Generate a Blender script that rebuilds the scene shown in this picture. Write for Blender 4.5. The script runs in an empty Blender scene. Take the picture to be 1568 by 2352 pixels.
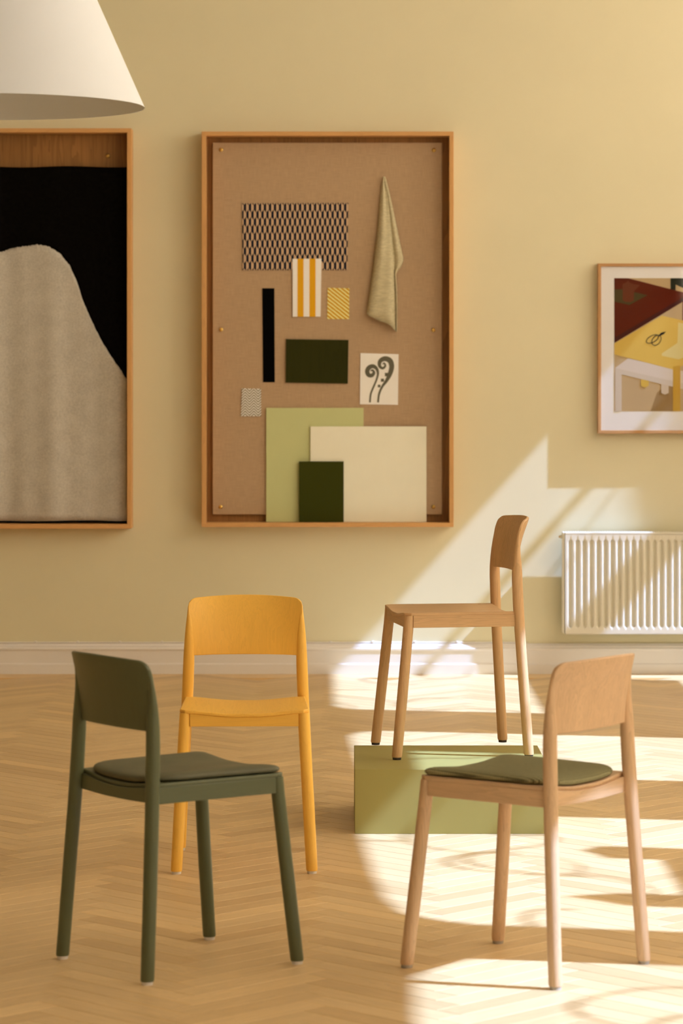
import bpy, bmesh, math, random
from mathutils import Vector, Matrix
random.seed(7)

# ------------------------------------------------------------------ camera
F_PX, CX, CY, CAM_H, W_PX = 6998.0, 784.0, 843.5, 1.488, 1568.0
YW = 14.80                      # distance of the back wall from the camera
SC = bpy.context.scene
COL = SC.collection
cam_d = bpy.data.cameras.new('camera')
cam = bpy.data.objects.new('camera', cam_d)
COL.objects.link(cam)
cam.location = (0, 0, CAM_H)
cam.rotation_euler = (math.pi / 2, 0, 0)
cam_d.sensor_fit = 'HORIZONTAL'
cam_d.sensor_width = 24.0
cam_d.lens = F_PX / W_PX * 24.0
cam_d.shift_y = -(1176 - CY) / W_PX
cam_d.clip_start = 0.1
cam_d.clip_end = 200
cam_d.dof.use_dof = True
cam_d.dof.focus_distance = 10.2
cam_d.dof.aperture_fstop = 5.6
SC.camera = cam

# ------------------------------------------------------------------ light
SUN = Vector((-1.0, 0.20, -1.11)).normalized()
sd = bpy.data.lights.new('sun', 'SUN')
sd.energy = 9.5
sd.angle = math.radians(0.53)
sd.color = (0.56, 0.80, 1.36)
so = bpy.data.objects.new('sun', sd)
so.rotation_euler = SUN.to_track_quat('-Z', 'Y').to_euler()
so.location = (12, 4, 14)
COL.objects.link(so)
wd = bpy.data.worlds.new('sky')
SC.world = wd
wd.use_nodes = True
bg = wd.node_tree.nodes['Background']
bg.inputs[0].default_value = (1.0, 0.825, 0.61, 1)
bg.inputs[1].default_value = 8.3
SC.view_settings.view_transform = 'Standard'
SC.view_settings.look = 'None'
SC.view_settings.gamma = 1.0
SC.view_settings.use_curve_mapping = False
SC.view_settings.exposure = 0.0
SC.cycles.use_denoising = True
SC.cycles.max_bounces = 8
SC.cycles.diffuse_bounces = 5
SC.cycles.glossy_bounces = 3
SC.cycles.transparent_max_bounces = 8
SC.cycles.caustics_reflective = False
SC.cycles.caustics_refractive = False
SC.cycles.sample_clamp_indirect = 6.0

# ------------------------------------------------------------------ helpers
AMB = (0.80, 0.62, 0.43)        # tint of the room's ambient light in the photograph


def s2l(c):
    c = c / 255.0
    return c / 12.92 if c <= 0.04045 else ((c + 0.055) / 1.055) ** 2.4


def alb(r, g, b, k=1.0):
    return tuple(max(0.004, min(0.9, s2l(v) / a * k)) for v, a in zip((r, g, b), AMB))


def wp(px, py, y):
    return Vector(((px - CX) * y / F_PX, y, CAM_H - (py - CY) * y / F_PX))


def tag(o, label=None, cat=None, group=None, kind=None):
    if label: o['label'] = label
    if cat: o['category'] = cat
    if group: o['group'] = group
    if kind: o['kind'] = kind
    return o


def empty(name, loc, rz=0.0):
    o = bpy.data.objects.new(name, None)
    o.empty_display_size = 0.1
    o.location = loc
    o.rotation_euler = (0, 0, rz)
    COL.objects.link(o)
    return o


class MB:
    """collects vertices and faces of one mesh object"""
    def __init__(s):
        s.v, s.f, s.m, s.uv = [], [], [], None

    def add(s, vs, fs, mi=0):
        b = len(s.v)
        s.v += [tuple(p) for p in vs]
        s.f += [tuple(b + i for i in f) for f in fs]
        s.m += [mi] * len(fs)
        return s

    def box(s, x0, x1, y0, y1, z0, z1, mi=0):
        vs = [(x, y, z) for z in (z0, z1) for y in (y0, y1) for x in (x0, x1)]
        return s.add(vs, [(0, 2, 3, 1), (4, 5, 7, 6), (0, 1, 5, 4), (2, 6, 7, 3), (0, 4, 6, 2), (1, 3, 7, 5)], mi)

    def prism(s, poly, y0, y1, mi=0):
        """polygon given as (x,z), extruded from y0 to y1"""
        n = len(poly)
        area = sum(poly[i][0] * poly[(i + 1) % n][1] - poly[(i + 1) % n][0] * poly[i][1] for i in range(n))
        if area < 0: poly = poly[::-1]
        vs = [(x, y0, z) for x, z in poly] + [(x, y1, z) for x, z in poly]
        fs = [tuple(range(n)), tuple(range(2 * n - 1, n - 1, -1))]
        fs += [(i, n + i, n + (i + 1) % n, (i + 1) % n) for i in range(n)]
        return s.add(vs, fs, mi)

    def xprism(s, poly, x0, x1, mi=0):
        """polygon given as (y,z), extruded from x0 to x1"""
        n = len(poly)
        vs = [(x0, y, z) for y, z in poly] + [(x1, y, z) for y, z in poly]
        fs = [tuple(range(n)), tuple(range(2 * n - 1, n - 1, -1))]
        fs += [(i, n + i, n + (i + 1) % n, (i + 1) % n) for i in range(n)]
        return s.add(vs, fs, mi)

    def loft(s, rings, caps=True, mi=0, closed=True):
        n = len(rings[0])
        vs = [p for r in rings for p in r]
        fs = []
        m = n if closed else n - 1
        for k in range(len(rings) - 1):
            for i in range(m):
                j = (i + 1) % n
                fs.append((k * n + i, k * n + j, (k + 1) * n + j, (k + 1) * n + i))
        s.add(vs, fs, mi)
        if caps:
            s.add(rings[0], [tuple(range(n - 1, -1, -1))], mi)
            s.add(rings[-1], [tuple(range(n))], mi)
        return s

    def tube(s, pts, rad, n=8, mi=0, caps=True):
        pts = [Vector(p) for p in pts]
        rings = []
        up = Vector((0.31, 0.22, 0.92)).normalized()
        for i, p in enumerate(pts):
            d = (pts[min(i + 1, len(pts) - 1)] - pts[max(i - 1, 0)]).normalized()
            a = d.cross(up)
            if a.length < 1e-4: a = d.cross(Vector((1, 0, 0)))
            a.normalize()
            b = a.cross(d).normalized()
            r = rad[i] if isinstance(rad, (list, tuple)) else rad
            rings.append([p + (a * math.cos(t) + b * math.sin(t)) * r for t in [2 * math.pi * k / n for k in range(n)]])
        return s.loft(rings, caps, mi)

    def grid(s, rows, mi=0):
        n = len(rows[0])
        vs = [p for r in rows for p in r]
        fs = [(k * n + i, k * n + i + 1, (k + 1) * n + i + 1, (k + 1) * n + i)
              for k in range(len(rows) - 1) for i in range(n - 1)]
        return s.add(vs, fs, mi)

    def build(s, name, mats, parent=None, smooth=None, bevel=0.0, seg=2, loc=None, fix=True):
        me = bpy.data.meshes.new(name)
        me.from_pydata(s.v, [], s.f)
        if not isinstance(mats, (list, tuple)): mats = [mats]
        for m in mats: me.materials.append(m)
        if len(mats) > 1: me.polygons.foreach_set('material_index', s.m)
        if fix:
            bm = bmesh.new(); bm.from_mesh(me)
            bmesh.ops.recalc_face_normals(bm, faces=bm.faces)
            bm.to_mesh(me); bm.free()
        if smooth is not None:
            me.polygons.foreach_set('use_smooth', [True] * len(me.polygons))
            me.set_sharp_from_angle(angle=math.radians(smooth))
        o = bpy.data.objects.new(name, me)
        COL.objects.link(o)
        if parent: o.parent = parent
        if loc: o.location = loc
        if bevel:
            b = o.modifiers.new('bevel', 'BEVEL')
            b.width = bevel; b.segments = seg; b.limit_method = 'ANGLE'
            b.angle_limit = math.radians(35)
        return o


# ------------------------------------------------------------------ materials
def new_mat(name, rough=0.6, spec=0.3):
    m = bpy.data.materials.new(name)
    m.use_nodes = True
    nt = m.node_tree
    p = nt.nodes['Principled BSDF']
    p.inputs['Roughness'].default_value = rough
    p.inputs['Specular IOR Level'].default_value = spec
    return m, nt, p


def nd(nt, t, **kw):
    n = nt.nodes.new(t)
    for k, v in kw.items():
        if k in n.inputs: n.inputs[k].default_value = v
        else: setattr(n, k, v)
    return n


def mth(nt, op, a, b=None, c=None):
    n = nt.nodes.new('ShaderNodeMath'); n.operation = op
    for i, v in enumerate((a, b, c)):
        if v is None: continue
        if isinstance(v, (int, float)): n.inputs[i].default_value = v
        else: nt.links.new(v, n.inputs[i])
    return n.outputs[0]


def ramp(nt, fac, stops):
    r = nt.nodes.new('ShaderNodeValToRGB')
    e = r.color_ramp.elements
    while len(e) < len(stops): e.new(0.5)
    for x, (p, c) in zip(e, stops):
        x.position = p; x.color = (*c, 1)
    nt.links.new(fac, r.inputs[0])
    return r.outputs[0]


def mixc(nt, fac, a, b, blend='MIX'):
    n = nt.nodes.new('ShaderNodeMix'); n.data_type = 'RGBA'; n.blend_type = blend
    for sock, v in ((n.inputs[0], fac), (n.inputs[6], a), (n.inputs[7], b)):
        if isinstance(v, (int, float)): sock.default_value = v
        elif isinstance(v, tuple): sock.default_value = (*v, 1)
        else: nt.links.new(v, sock)
    return n.outputs[2]


def coords(nt, scale=(1, 1, 1), kind='Object', rot=(0, 0, 0)):
    tc = nt.nodes.new('ShaderNodeTexCoord')
    mp = nt.nodes.new('ShaderNodeMapping')
    mp.inputs['Scale'].default_value = scale
    mp.inputs['Rotation'].default_value = rot
    nt.links.new(tc.outputs[kind], mp.inputs[0])
    return mp.outputs[0]


def noise(nt, vec, scale, detail=3.0, rough=0.55, dist=0.0):
    n = nd(nt, 'ShaderNodeTexNoise', Scale=scale, Detail=detail, Roughness=rough, Distortion=dist)
    nt.links.new(vec, n.inputs['Vector'])
    return n.outputs['Fac']


def bump(nt, p, h, strength=0.2, dist=0.002):
    b = nd(nt, 'ShaderNodeBump', Strength=strength, Distance=dist)
    nt.links.new(h, b.inputs['Height'])
    nt.links.new(b.outputs[0], p.inputs['Normal'])


def sc3(c, k): return tuple(min(0.95, v * k) for v in c)


def plain(name, col, rough=0.6, var=0.06, nscale=8.0, bmp=0.0, bscale=300.0, spec=0.3):
    m, nt, p = new_mat(name, rough, spec)
    v = coords(nt)
    c = ramp(nt, noise(nt, v, nscale), [(0.3, sc3(col, 1 - var)), (0.7, sc3(col, 1 + var))])
    nt.links.new(c, p.inputs['Base Color'])
    if bmp: bump(nt, p, noise(nt, v, bscale, 2.0), bmp, 0.001)
    return m


def wood(name, col, axis='z', contrast=0.22, rough=0.5, fine=1.0, spec=0.3):
    """long grain running along one axis of the object"""
    m, nt, p = new_mat(name, rough, spec)
    k = {'x': (0.06, 1, 1), 'y': (1, 0.06, 1), 'z': (1, 1, 0.06)}[axis]
    oi = nt.nodes.new('ShaderNodeObjectInfo')
    tc = nt.nodes.new('ShaderNodeTexCoord')
    sh = nt.nodes.new('ShaderNodeVectorMath'); sh.operation = 'ADD'
    cb = nt.nodes.new('ShaderNodeCombineXYZ')
    for i in range(3): nt.links.new(mth(nt, 'MULTIPLY', oi.outputs['Random'], 3.0 + i), cb.inputs[i])
    nt.links.new(tc.outputs['Object'], sh.inputs[0]); nt.links.new(cb.outputs[0], sh.inputs[1])
    mp = nt.nodes.new('ShaderNodeMapping'); mp.inputs['Scale'].default_value = k
    nt.links.new(sh.outputs[0], mp.inputs[0])
    v = mp.outputs[0]
    n1 = noise(nt, v, 26 * fine, 3.0, 0.55, 1.6)
    rings = mth(nt, 'FRACT', mth(nt, 'MULTIPLY', n1, 7.0))
    n2 = noise(nt, v, 420 * fine, 2.0, 0.6)
    f = mth(nt, 'ADD', mth(nt, 'MULTIPLY', rings, 0.45), mth(nt, 'MULTIPLY', n2, 0.55))
    c = ramp(nt, f, [(0.12, sc3(col, 1 - contrast)), (0.5, col), (0.88, sc3(col, 1 + contrast * 0.6))])
    tone = ramp(nt, noise(nt, v, 7 * fine, 2.0, 0.5, 0.8), [(0.3, (1 - contrast * 0.5,) * 3), (0.7, (1 + contrast * 0.35,) * 3)])
    nt.links.new(mixc(nt, 1.0, c, tone, 'MULTIPLY'), p.inputs['Base Color'])
    bump(nt, p, n2, 0.12, 0.0006)
    return m


def weave(name, col, sx, sz, contrast=0.3, bmp=0.5, rough=0.9, axes='xz'):
    m, nt, p = new_mat(name, rough, 0.15)
    v = coords(nt)
    sep = nt.nodes.new('ShaderNodeSeparateXYZ'); nt.links.new(v, sep.inputs[0])
    a = sep.outputs[0]
    b = sep.outputs[2] if axes == 'xz' else sep.outputs[1]
    wa = mth(nt, 'SINE', mth(nt, 'MULTIPLY', a, sx))
    wb = mth(nt, 'SINE', mth(nt, 'MULTIPLY', b, sz))
    h = mth(nt, 'ADD', mth(nt, 'MULTIPLY', mth(nt, 'MULTIPLY', wa, wb), 0.25), 0.5)
    n = noise(nt, v, 90, 3.0)
    f = mth(nt, 'ADD', mth(nt, 'MULTIPLY', h, 0.6), mth(nt, 'MULTIPLY', n, 0.4))
    c = ramp(nt, f, [(0.25, sc3(col, 1 - contrast)), (0.75, sc3(col, 1 + contrast))])
    nt.links.new(c, p.inputs['Base Color'])
    bump(nt, p, f, bmp, 0.0015)
    return m


OAK = alb(188, 138, 86)
M = {}
M['wall'] = plain('wall_paint', alb(203, 177, 129), 0.85, 0.015, 3.0, 0.12, 260.0, 0.15)
M['white_wall'] = plain('white_plaster', (0.80, 0.78, 0.72), 0.9, 0.01, 3.0)
M['side_wall'] = plain('side_wall_paint', (0.46, 0.40, 0.27), 0.85, 0.02, 3.0)  # unseen left wall, toned down to reduce bounced light on the chairs
M['dim_wall'] = plain('unseen_dark_wall', (0.16, 0.12, 0.08), 0.8, 0.03, 3.0)  # wall behind the camera, out of view, kept dark to cut fill light
M['ceiling'] = plain('ceiling_paint', (0.62, 0.60, 0.56), 0.9, 0.01, 3.0)
M['white_gloss'] = plain('white_trim_paint', (0.80, 0.78, 0.76), 0.45, 0.01, 5.0)
M['radiator'] = plain('radiator_enamel', (0.80, 0.78, 0.68), 0.35, 0.01, 5.0)
M['radiator_dark'] = plain('radiator_inside', (0.35, 0.33, 0.28), 0.6, 0.01, 5.0)
M['shade'] = plain('lampshade_white', (0.73, 0.78, 0.85), 0.75, 0.008, 5.0)
M['cord'] = plain('lamp_cord', (0.75, 0.73, 0.7), 0.6)
M['brass'] = plain('brass', (0.75, 0.50, 0.14), 0.3, 0.05, 40)
M['brass'].node_tree.nodes['Principled BSDF'].inputs['Metallic'].default_value = 0.9
M['glide'] = plain('felt_white', (0.72, 0.69, 0.66), 0.9)
M['glide_grey'] = plain('felt_grey', (0.42, 0.38, 0.33), 0.9)
M['glide_dark'] = plain('felt_dark', (0.06, 0.05, 0.04), 0.9)
M['frame_x'] = wood('oak_frame_x', alb(192, 132, 70), 'x', 0.12)
M['frame_z'] = wood('oak_frame_z', alb(192, 132, 70), 'z', 0.12)
M['print_frame_x'] = wood('print_frame_oak_x', alb(170, 116, 64), 'x', 0.12)
M['print_frame_z'] = wood('print_frame_oak_z', alb(170, 116, 64), 'z', 0.12)
M['panel_oak'] = wood('oak_veneer_panel', alb(138, 88, 40), 'z', 0.3, 0.5, 0.35)
M['sage_box'] = plain('sage_box_paint', (0.34, 0.30, 0.095), 0.6, 0.02, 6)


# ================================================================== setting
DX = 1.0                                        # how far the window wall stands beyond x = 3
XR, XL, YF, ZC = 2.90 + DX, -5.60, -6.0, 5.2        # right wall inner face, left, front (behind camera), ceiling
XO = 3.0 + DX                                   # outer face of the right wall


# ---- herringbone floor
def floor_material():
    m, nt, p = new_mat('oak_parquet', 0.36, 0.3)
    at = nt.nodes.new('ShaderNodeAttribute'); at.attribute_name = 'rnd'
    oi = nt.nodes.new('ShaderNodeObjectInfo')
    r = mth(nt, 'FRACT', mth(nt, 'ADD', at.outputs['Fac'], oi.outputs['Random']))
    uv = nt.nodes.new('ShaderNodeUVMap')
    sep = nt.nodes.new('ShaderNodeSeparateXYZ'); nt.links.new(uv.outputs[0], sep.inputs[0])
    cb = nt.nodes.new('ShaderNodeCombineXYZ')
    nt.links.new(mth(nt, 'MULTIPLY', sep.outputs[0], 0.07), cb.inputs[0])
    nt.links.new(sep.outputs[1], cb.inputs[1])
    nt.links.new(mth(nt, 'MULTIPLY', r, 37.0), cb.inputs[2])
    n1 = noise(nt, cb.outputs[0], 30, 3.0, 0.55, 1.2)
    rings = mth(nt, 'FRACT', mth(nt, 'MULTIPLY', n1, 5.0))
    n2 = noise(nt, cb.outputs[0], 330, 2.0)
    f = mth(nt, 'ADD', mth(nt, 'MULTIPLY', rings, 0.4), mth(nt, 'MULTIPLY', n2, 0.6))
    base = alb(194, 150, 94)
    c = ramp(nt, f, [(0.1, sc3(base, 0.84)), (0.5, base), (0.9, sc3(base, 1.1))])
    tone = ramp(nt, r, [(0.0, (0.84, 0.80, 0.75)), (0.35, (0.95, 0.94, 0.92)), (0.75, (1.0, 1.0, 1.0)), (1.0, (1.10, 1.09, 1.06))])
    nt.links.new(mixc(nt, 1.0, c, tone, 'MULTIPLY'), p.inputs['Base Color'])
    rr = mth(nt, 'ADD', 0.34, mth(nt, 'MULTIPLY', n2, 0.12))
    nt.links.new(rr, p.inputs['Roughness'])
    bump(nt, p, n2, 0.06, 0.0005)
    return m


M['floor'] = floor_material()
PL, PW, PT = 0.44, 0.075, 0.012
GAP, CH = 0.0005, 0.0012


def plank_geo():
    """one board, local x along its length, top face at z=0"""
    l, w = PL / 2 - GAP, PW / 2 - GAP
    vs = [(-l, -w, -PT), (l, -w, -PT), (l, w, -PT), (-l, w, -PT),
          (-l, -w, -CH), (l, -w, -CH), (l, w, -CH), (-l, w, -CH),
          (-l + CH, -w + CH, 0), (l - CH, -w + CH, 0), (l - CH, w - CH, 0), (-l + CH, w - CH, 0)]
    fs = [(8, 9, 10, 11)]
    for i in range(4):
        j = (i + 1) % 4
        fs += [(i, j, 4 + j, 4 + i), (4 + i, 4 + j, 8 + j, 8 + i)]
    return vs, fs


def build_floor():
    base = MB().box(XL, XO, YF, YW + 0.05, -0.10, -PT - 0.001).build('floor', M['floor'])
    tag(base, 'oak herringbone parquet floor', 'floor', kind='structure')
    pv, pf = plank_geo()
    x_off = -0.347
    planks = []
    kx = int((YW - YF) / (PW * 1.414)) + 30
    for t in range(-9, 9):
        for k in range(-kx, kx):
            for d in (0, 1):
                if d == 0:
                    x0, y0 = k * PW + t * PL, k * PW - t * PL
                    cx, cy = x0 + PL / 2, y0 + PW / 2
                else:
                    x0, y0 = k * PW + PL + t * PL, k * PW + PW - PL - t * PL
                    cx, cy = x0 + PW / 2, y0 + PL / 2
                X = (cx - cy) / math.sqrt(2) + x_off
                Y = (cx + cy) / math.sqrt(2)
                if X < XL + 0.17 or X > XR - 0.19 or Y < YF + 0.2 or Y > YW - 0.03 - 0.15: continue
                planks.append((X, Y, math.pi / 4 if d == 0 else 3 * math.pi / 4))
    def vis(q):
        X, Y, _ = q
        if Y < 4: return False
        u = CX + F_PX * X / Y; v = CY + F_PX * CAM_H / Y
        return -60 < u < 1628 and v < 2400
    seen = sorted([q for q in planks if vis(q)], key=lambda q: q[1])
    near = set(seen[:300])
    me = bpy.data.meshes.new('floor_plank')
    me.from_pydata(pv, [], pf)
    uvl = me.uv_layers.new(name='UVMap')
    for lp in me.loops:
        p = pv[lp.vertex_index]; uvl.data[lp.index].uv = (p[0], p[1])
    me.materials.append(M['floor'])
    for X, Y, a in seen[:300]:
        o = bpy.data.objects.new('floor_plank', me)
        o.location = (X, Y, 0); o.rotation_euler = (0, 0, a)
        o.parent = base
        COL.objects.link(o)
    V, Fc, UV, RN = [], [], [], []
    for q in planks:
        if q in near: continue
        X, Y, a = q
        c, s = math.cos(a), math.sin(a); b = len(V); r = random.random()
        V += [(X + c * x - s * y, Y + s * x + c * y, z) for x, y, z in pv]
        for f in pf:
            Fc.append(tuple(b + i for i in f)); RN.append(r)
            UV += [(pv[i][0], pv[i][1]) for i in f]
    me2 = bpy.data.meshes.new('floor_planks_far')
    me2.from_pydata(V, [], Fc)
    u2 = me2.uv_layers.new(name='UVMap')
    u2.data.foreach_set('uv', [w for p in UV for w in p])
    at = me2.attributes.new('rnd', 'FLOAT', 'FACE'); at.data.foreach_set('value', RN)
    me2.materials.append(M['floor'])
    o2 = bpy.data.objects.new('floor_planks', me2); COL.objects.link(o2)
    o2.parent = base; o2['kind'] = 'stuff'
    return base


FLOOR = build_floor()
# straight border boards along the walls
bm_ = MB()
bm_.box(XL, XO, YW - 0.20, YW + 0.05, -PT, -0.0005)
bm_.box(XL, XL + 0.2, YF, YW, -PT, -0.001)
bm_.box(XR - 0.2, XO, YF, YW, -PT, -0.001)
bm_.box(XL, XR, YF, YF + 0.25, -PT, -0.0015)
o = bm_.build('floor_border', M['floor'], FLOOR)

tag(MB().box(XL - 0.2, XO + 0.2, YW, YW + 0.2, -0.1, ZC).build('wall_back', M['wall']), 'plain pale yellow plaster wall behind the frames', 'wall', kind='structure')
tag(MB().box(XL - 0.2, XL, YF - 0.2, YW, -0.1, ZC).build('wall_left', M['side_wall']), 'ochre painted side wall', 'wall', kind='structure')
tag(MB().box(XL, XO + 0.2, YF - 0.2, YF, -0.1, ZC).build('wall_front', M['dim_wall']), 'dark brown wall facing the framed pictures', 'wall', kind='structure')
tag(MB().box(XL - 0.2, XO + 0.2, YF - 0.2, YW + 0.2, ZC, ZC + 0.2).build('ceiling', M['ceiling']), 'white ceiling', 'ceiling', kind='structure')

# ---- right wall with tall windows; each entry: y0, y1, top outline (y,z) from near to far, transom, posts
# transom: (y0, y1, z0, z1); posts: (y, half width, full height, tip height)
WIN = [
    (12.67, 14.50, [(12.67, 3.30), (12.80, 3.36), (14.50, 3.375)], [(12.67, 14.50, 2.135, 2.342), (12.67, 14.20, 1.55, 2.135)], [], (14.15, 14.50, 2.895)),
    (10.60, 11.92, [(10.60, 3.15), (10.72, 3.25), (11.70, 3.29), (11.84, 3.25), (11.92, 3.12)], [(10.60, 11.92, 1.45, 1.65)], [], None),
    (7.61, 9.65, [(7.61, 2.93), (7.65, 3.03), (7.74, 3.14), (7.95, 3.19), (8.4, 3.225), (9.1, 3.26), (9.65, 3.27)], [(7.61, 8.80, 1.60, 2.24)], [(8.08, 0.10, 2.44, 2.62), (8.915, 0.115, 2.42, 2.49)], None),
    (5.10, 7.16, [(5.10, 3.0), (5.3, 3.13), (6.5, 3.14), (6.88, 3.13), (7.02, 3.06), (7.12, 2.98), (7.16, 2.88)], [(5.10, 7.16, 1.75, 1.95)], [(5.8, 0.08, 1.9, 2.0)], None),
    (-5.2, -3.1, [(-5.2, 2.95), (-5.0, 3.12), (-3.3, 3.12), (-3.1, 2.95)], [(-5.2, -3.1, 2.0, 2.22)], [], None),  # unseen window added behind the camera to even out light on the back wall
    (-2.6, -0.5, [(-2.6, 2.95), (-2.4, 3.12), (-0.7, 3.12), (-0.5, 2.95)], [(-2.6, -0.5, 2.0, 2.22)], [], None),  # second added window behind the camera, also there for even wall light
    (0.05, 2.10, [(0.05, 2.95), (0.25, 3.12), (1.9, 3.12), (2.10, 2.95)], [(0.05, 2.10, 2.0, 2.22)], [], None),
]
WIN = [(a - 0.2 * DX, b - 0.2 * DX, [(y - 0.2 * DX, z + 1.11 * DX) for y, z in top], [(p - 0.2 * DX, q - 0.2 * DX, t0 + 1.11 * DX, t1 + 1.11 * DX) for p, q, t0, t1 in trs],
        [(q - 0.2 * DX, hw, zf + 1.11 * DX, zt + 1.11 * DX) for q, hw, zf, zt in posts], (bar[0] - 0.2 * DX, bar[1] - 0.2 * DX, bar[2] + 1.11 * DX) if bar else None)
       for a, b, top, trs, posts, bar in WIN]
SILL, HEAD = 2.0, 3.45 + 1.11 * DX
wr = MB()
ys = [YF - 0.2]
for w in sorted(WIN): ys += [w[0], w[1]]
ys.append(YW)
wr.box(XR, XO, YF - 0.2, YW, HEAD, ZC)
wr.box(XR, XO, YF - 0.2, YW, -0.1, SILL)
for i in range(0, len(ys), 2): wr.box(XR, XO, ys[i], ys[i + 1], SILL, HEAD)
for w in WIN:
    wr.xprism([(w[0], HEAD)] + w[2] + [(w[1], HEAD)], XR, XO)
tag(wr.build('wall_right', M['white_wall']), 'white side wall with tall windows', 'wall', kind='structure')
for n, (y0, y1, top, tr, posts, bar) in enumerate(WIN):
    e = empty('window_%d' % (n + 1), (XO, (y0 + y1) / 2, SILL))
    tag(e, 'tall white wooden window, number %s along the side wall' % ('one two three four five six seven'.split()[n]), 'window', kind='structure')
    def wpart(name, mb):
        o = mb.build(name, M['white_gloss'], e)
        o.matrix_parent_inverse = Matrix.Translation((-XO, -(y0 + y1) / 2, -SILL))
        return o
    for p, q, t0, t1 in tr: wpart('transom' if t1 - t0 < 0.3 else 'sun_block_panel', MB().box(XO - 0.02, XO, p, q, t0, t1))  # tall solid pieces are added, unseen, to keep sun off parts of the floor
    for q, hw, zf, zt in posts:
        wpart('window_post', MB().xprism([(q - hw, SILL), (q + hw, SILL), (q + hw, zf), (q + 0.02, zt), (q - hw * 0.4, zf + 0.4 * (zt - zf)), (q - hw, zf)], XO - 0.02, XO))
    if bar: wpart('glazing_bar', MB().box(XO - 0.02, XO, bar[0], bar[1], bar[2] - 0.022, bar[2] + 0.022))
    wpart('window_sill', MB().box(XR - 0.12, XO, y0 - 0.05, y1 + 0.05, SILL - 0.03, SILL))

# ---- skirting board: moulded profile (distance from wall, height)
PROF = [(0, 0), (0.026, 0), (0.026, 0.046), (0.0235, 0.050), (0.020, 0.052), (0.020, 0.112), (0.024, 0.117), (0.024, 0.124), (0.019, 0.128), (0.017, 0.136), (0.010, 0.143), (0.008, 0.147), (0, 0.147)]
tag(MB().xprism([(YW - d, z) for d, z in PROF], XL, XR).build('baseboard_back', M['white_gloss']), 'white moulded skirting board under the frames', 'baseboard', kind='structure')
mb = MB()
n = len(PROF)
vs = [(XL + d, YF, z) for d, z in PROF] + [(XL + d, YW, z) for d, z in PROF]
mb.add(vs, [tuple(range(n)), tuple(range(2 * n - 1, n - 1, -1))] + [(i, (i + 1) % n, n + (i + 1) % n, n + i) for i in range(n)])
tag(mb.build('baseboard_left', M['white_gloss']), 'white moulded skirting board on the side wall', 'baseboard', kind='structure')

# ---- thin cable clipped along the top of the skirting board
cab = empty('wall_cable', (XL + 0.1, YW, 0.150))
tag(cab, 'thin white cable clipped along the top of the skirting board', 'cable')
o = MB().tube([(XL + 0.05, YW - 0.0042, 0.1515), (0.9, YW - 0.0042, 0.1515)], 0.0036, 8).build('cable', M['white_gloss'], cab, 60)
o.matrix_parent_inverse = Matrix.Translation((-XL - 0.1, -YW, -0.150))
clip = MB().box(-0.006, 0.006, -0.010, 0.0, 0.0, 0.011).build('cable_clip', M['white_gloss'], cab, bevel=0.002)
x = (82 - CX) * YW / F_PX - 7 * 0.2045
first = True
while x < 0.9:
    o = clip if first else clip.copy()
    if not first: COL.objects.link(o)
    first = False
    o.location = (x - XL - 0.1, 0, -0.002)
    x += 0.2045


# ================================================================== chairs
def ell(cx, cy, z, rx, ry, n=24, p=2.0):
    out = []
    for k in range(n):
        t = 2 * math.pi * k / n
        c, s = math.cos(t), math.sin(t)
        out.append((cx + rx * math.copysign(abs(c) ** (2 / p), c), cy + ry * math.copysign(abs(s) ** (2 / p), s), z))
    return out


def lerp_tab(tab, z):
    if z <= tab[0][0]: return tab[0][1:]
    for a, b in zip(tab, tab[1:]):
        if z <= b[0]:
            t = (z - a[0]) / (b[0] - a[0]); t = t
            return tuple(p + (q - p) * t for p, q in zip(a[1:], b[1:]))
    return tab[-1][1:]


HS, DIP = 0.478, 0.012
SEAT_FY, SEAT_BY = 0.193, -0.176
ZB0, ZB1 = 0.603, 0.7755                 # lower and upper edge of the backrest at its sides


def smooth_edge(z):                       # local y of the backrest's side edge (mid surface)
    return lerp_tab([(0.55, -0.1815), (0.605, -0.1805), (0.64, -0.181), (0.67, -0.183), (0.70, -0.1865), (0.73, -0.192), (0.76, -0.200), (0.80, -0.213)], z)[0]


def back_y(x, z):
    t = max(0, min(1, (z - ZB0) / (ZB1 - ZB0)))
    sag = 0.022 + 0.024 * t
    u = min(1.0, abs(x) / 0.176)
    return smooth_edge(z) - sag * (1 - u ** 2.2)


def dip(x, hw):
    u = min(1, abs(x) / hw)
    t = min(1.0, max(0.0, (1 - u) / 0.85))
    return DIP * t * t * (3 - 2 * t)


def seat_hw(y):                           # half width of the seat along its depth
    t = (SEAT_FY - y) / (SEAT_FY - SEAT_BY)
    return 0.1915 - 0.0085 * t


BACK_LEG = [  # z, centre x, centre y, rx, ry
    (0.008, 0.2000, -0.2205, 0.0158, 0.0158), (0.013, 0.1998, -0.2201, 0.0168, 0.0168), (0.20, 0.1915, -0.2080, 0.0172, 0.0172),
    (0.40, 0.1815, -0.1955, 0.0175, 0.0175), (0.50, 0.1765, -0.1905, 0.0175, 0.0178), (0.575, 0.1738, -0.1875, 0.0172, 0.0176),
    (0.605, 0.1728, -0.1872, 0.0166, 0.0172), (0.635, 0.1722, -0.1870, 0.0155, 0.0150), (0.665, 0.1720, -0.1872, 0.0135, 0.0118),
    (0.695, 0.1722, -0.1890, 0.0105, 0.0088), (0.722, 0.1726, -0.1922, 0.0070, 0.0066), (0.745, 0.1728, -0.1972, 0.0042, 0.0050)]
FRONT_LEG = [
    (0.008, 0.1990, 0.2205, 0.0158, 0.0158), (0.013, 0.1988, 0.2202, 0.0168, 0.0168), (0.20, 0.1890, 0.2010, 0.0175, 0.0175),
    (0.42, 0.1765, 0.1790, 0.0170, 0.0170), (0.468, 0.1740, 0.1755, 0.0168, 0.0168)]


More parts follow.
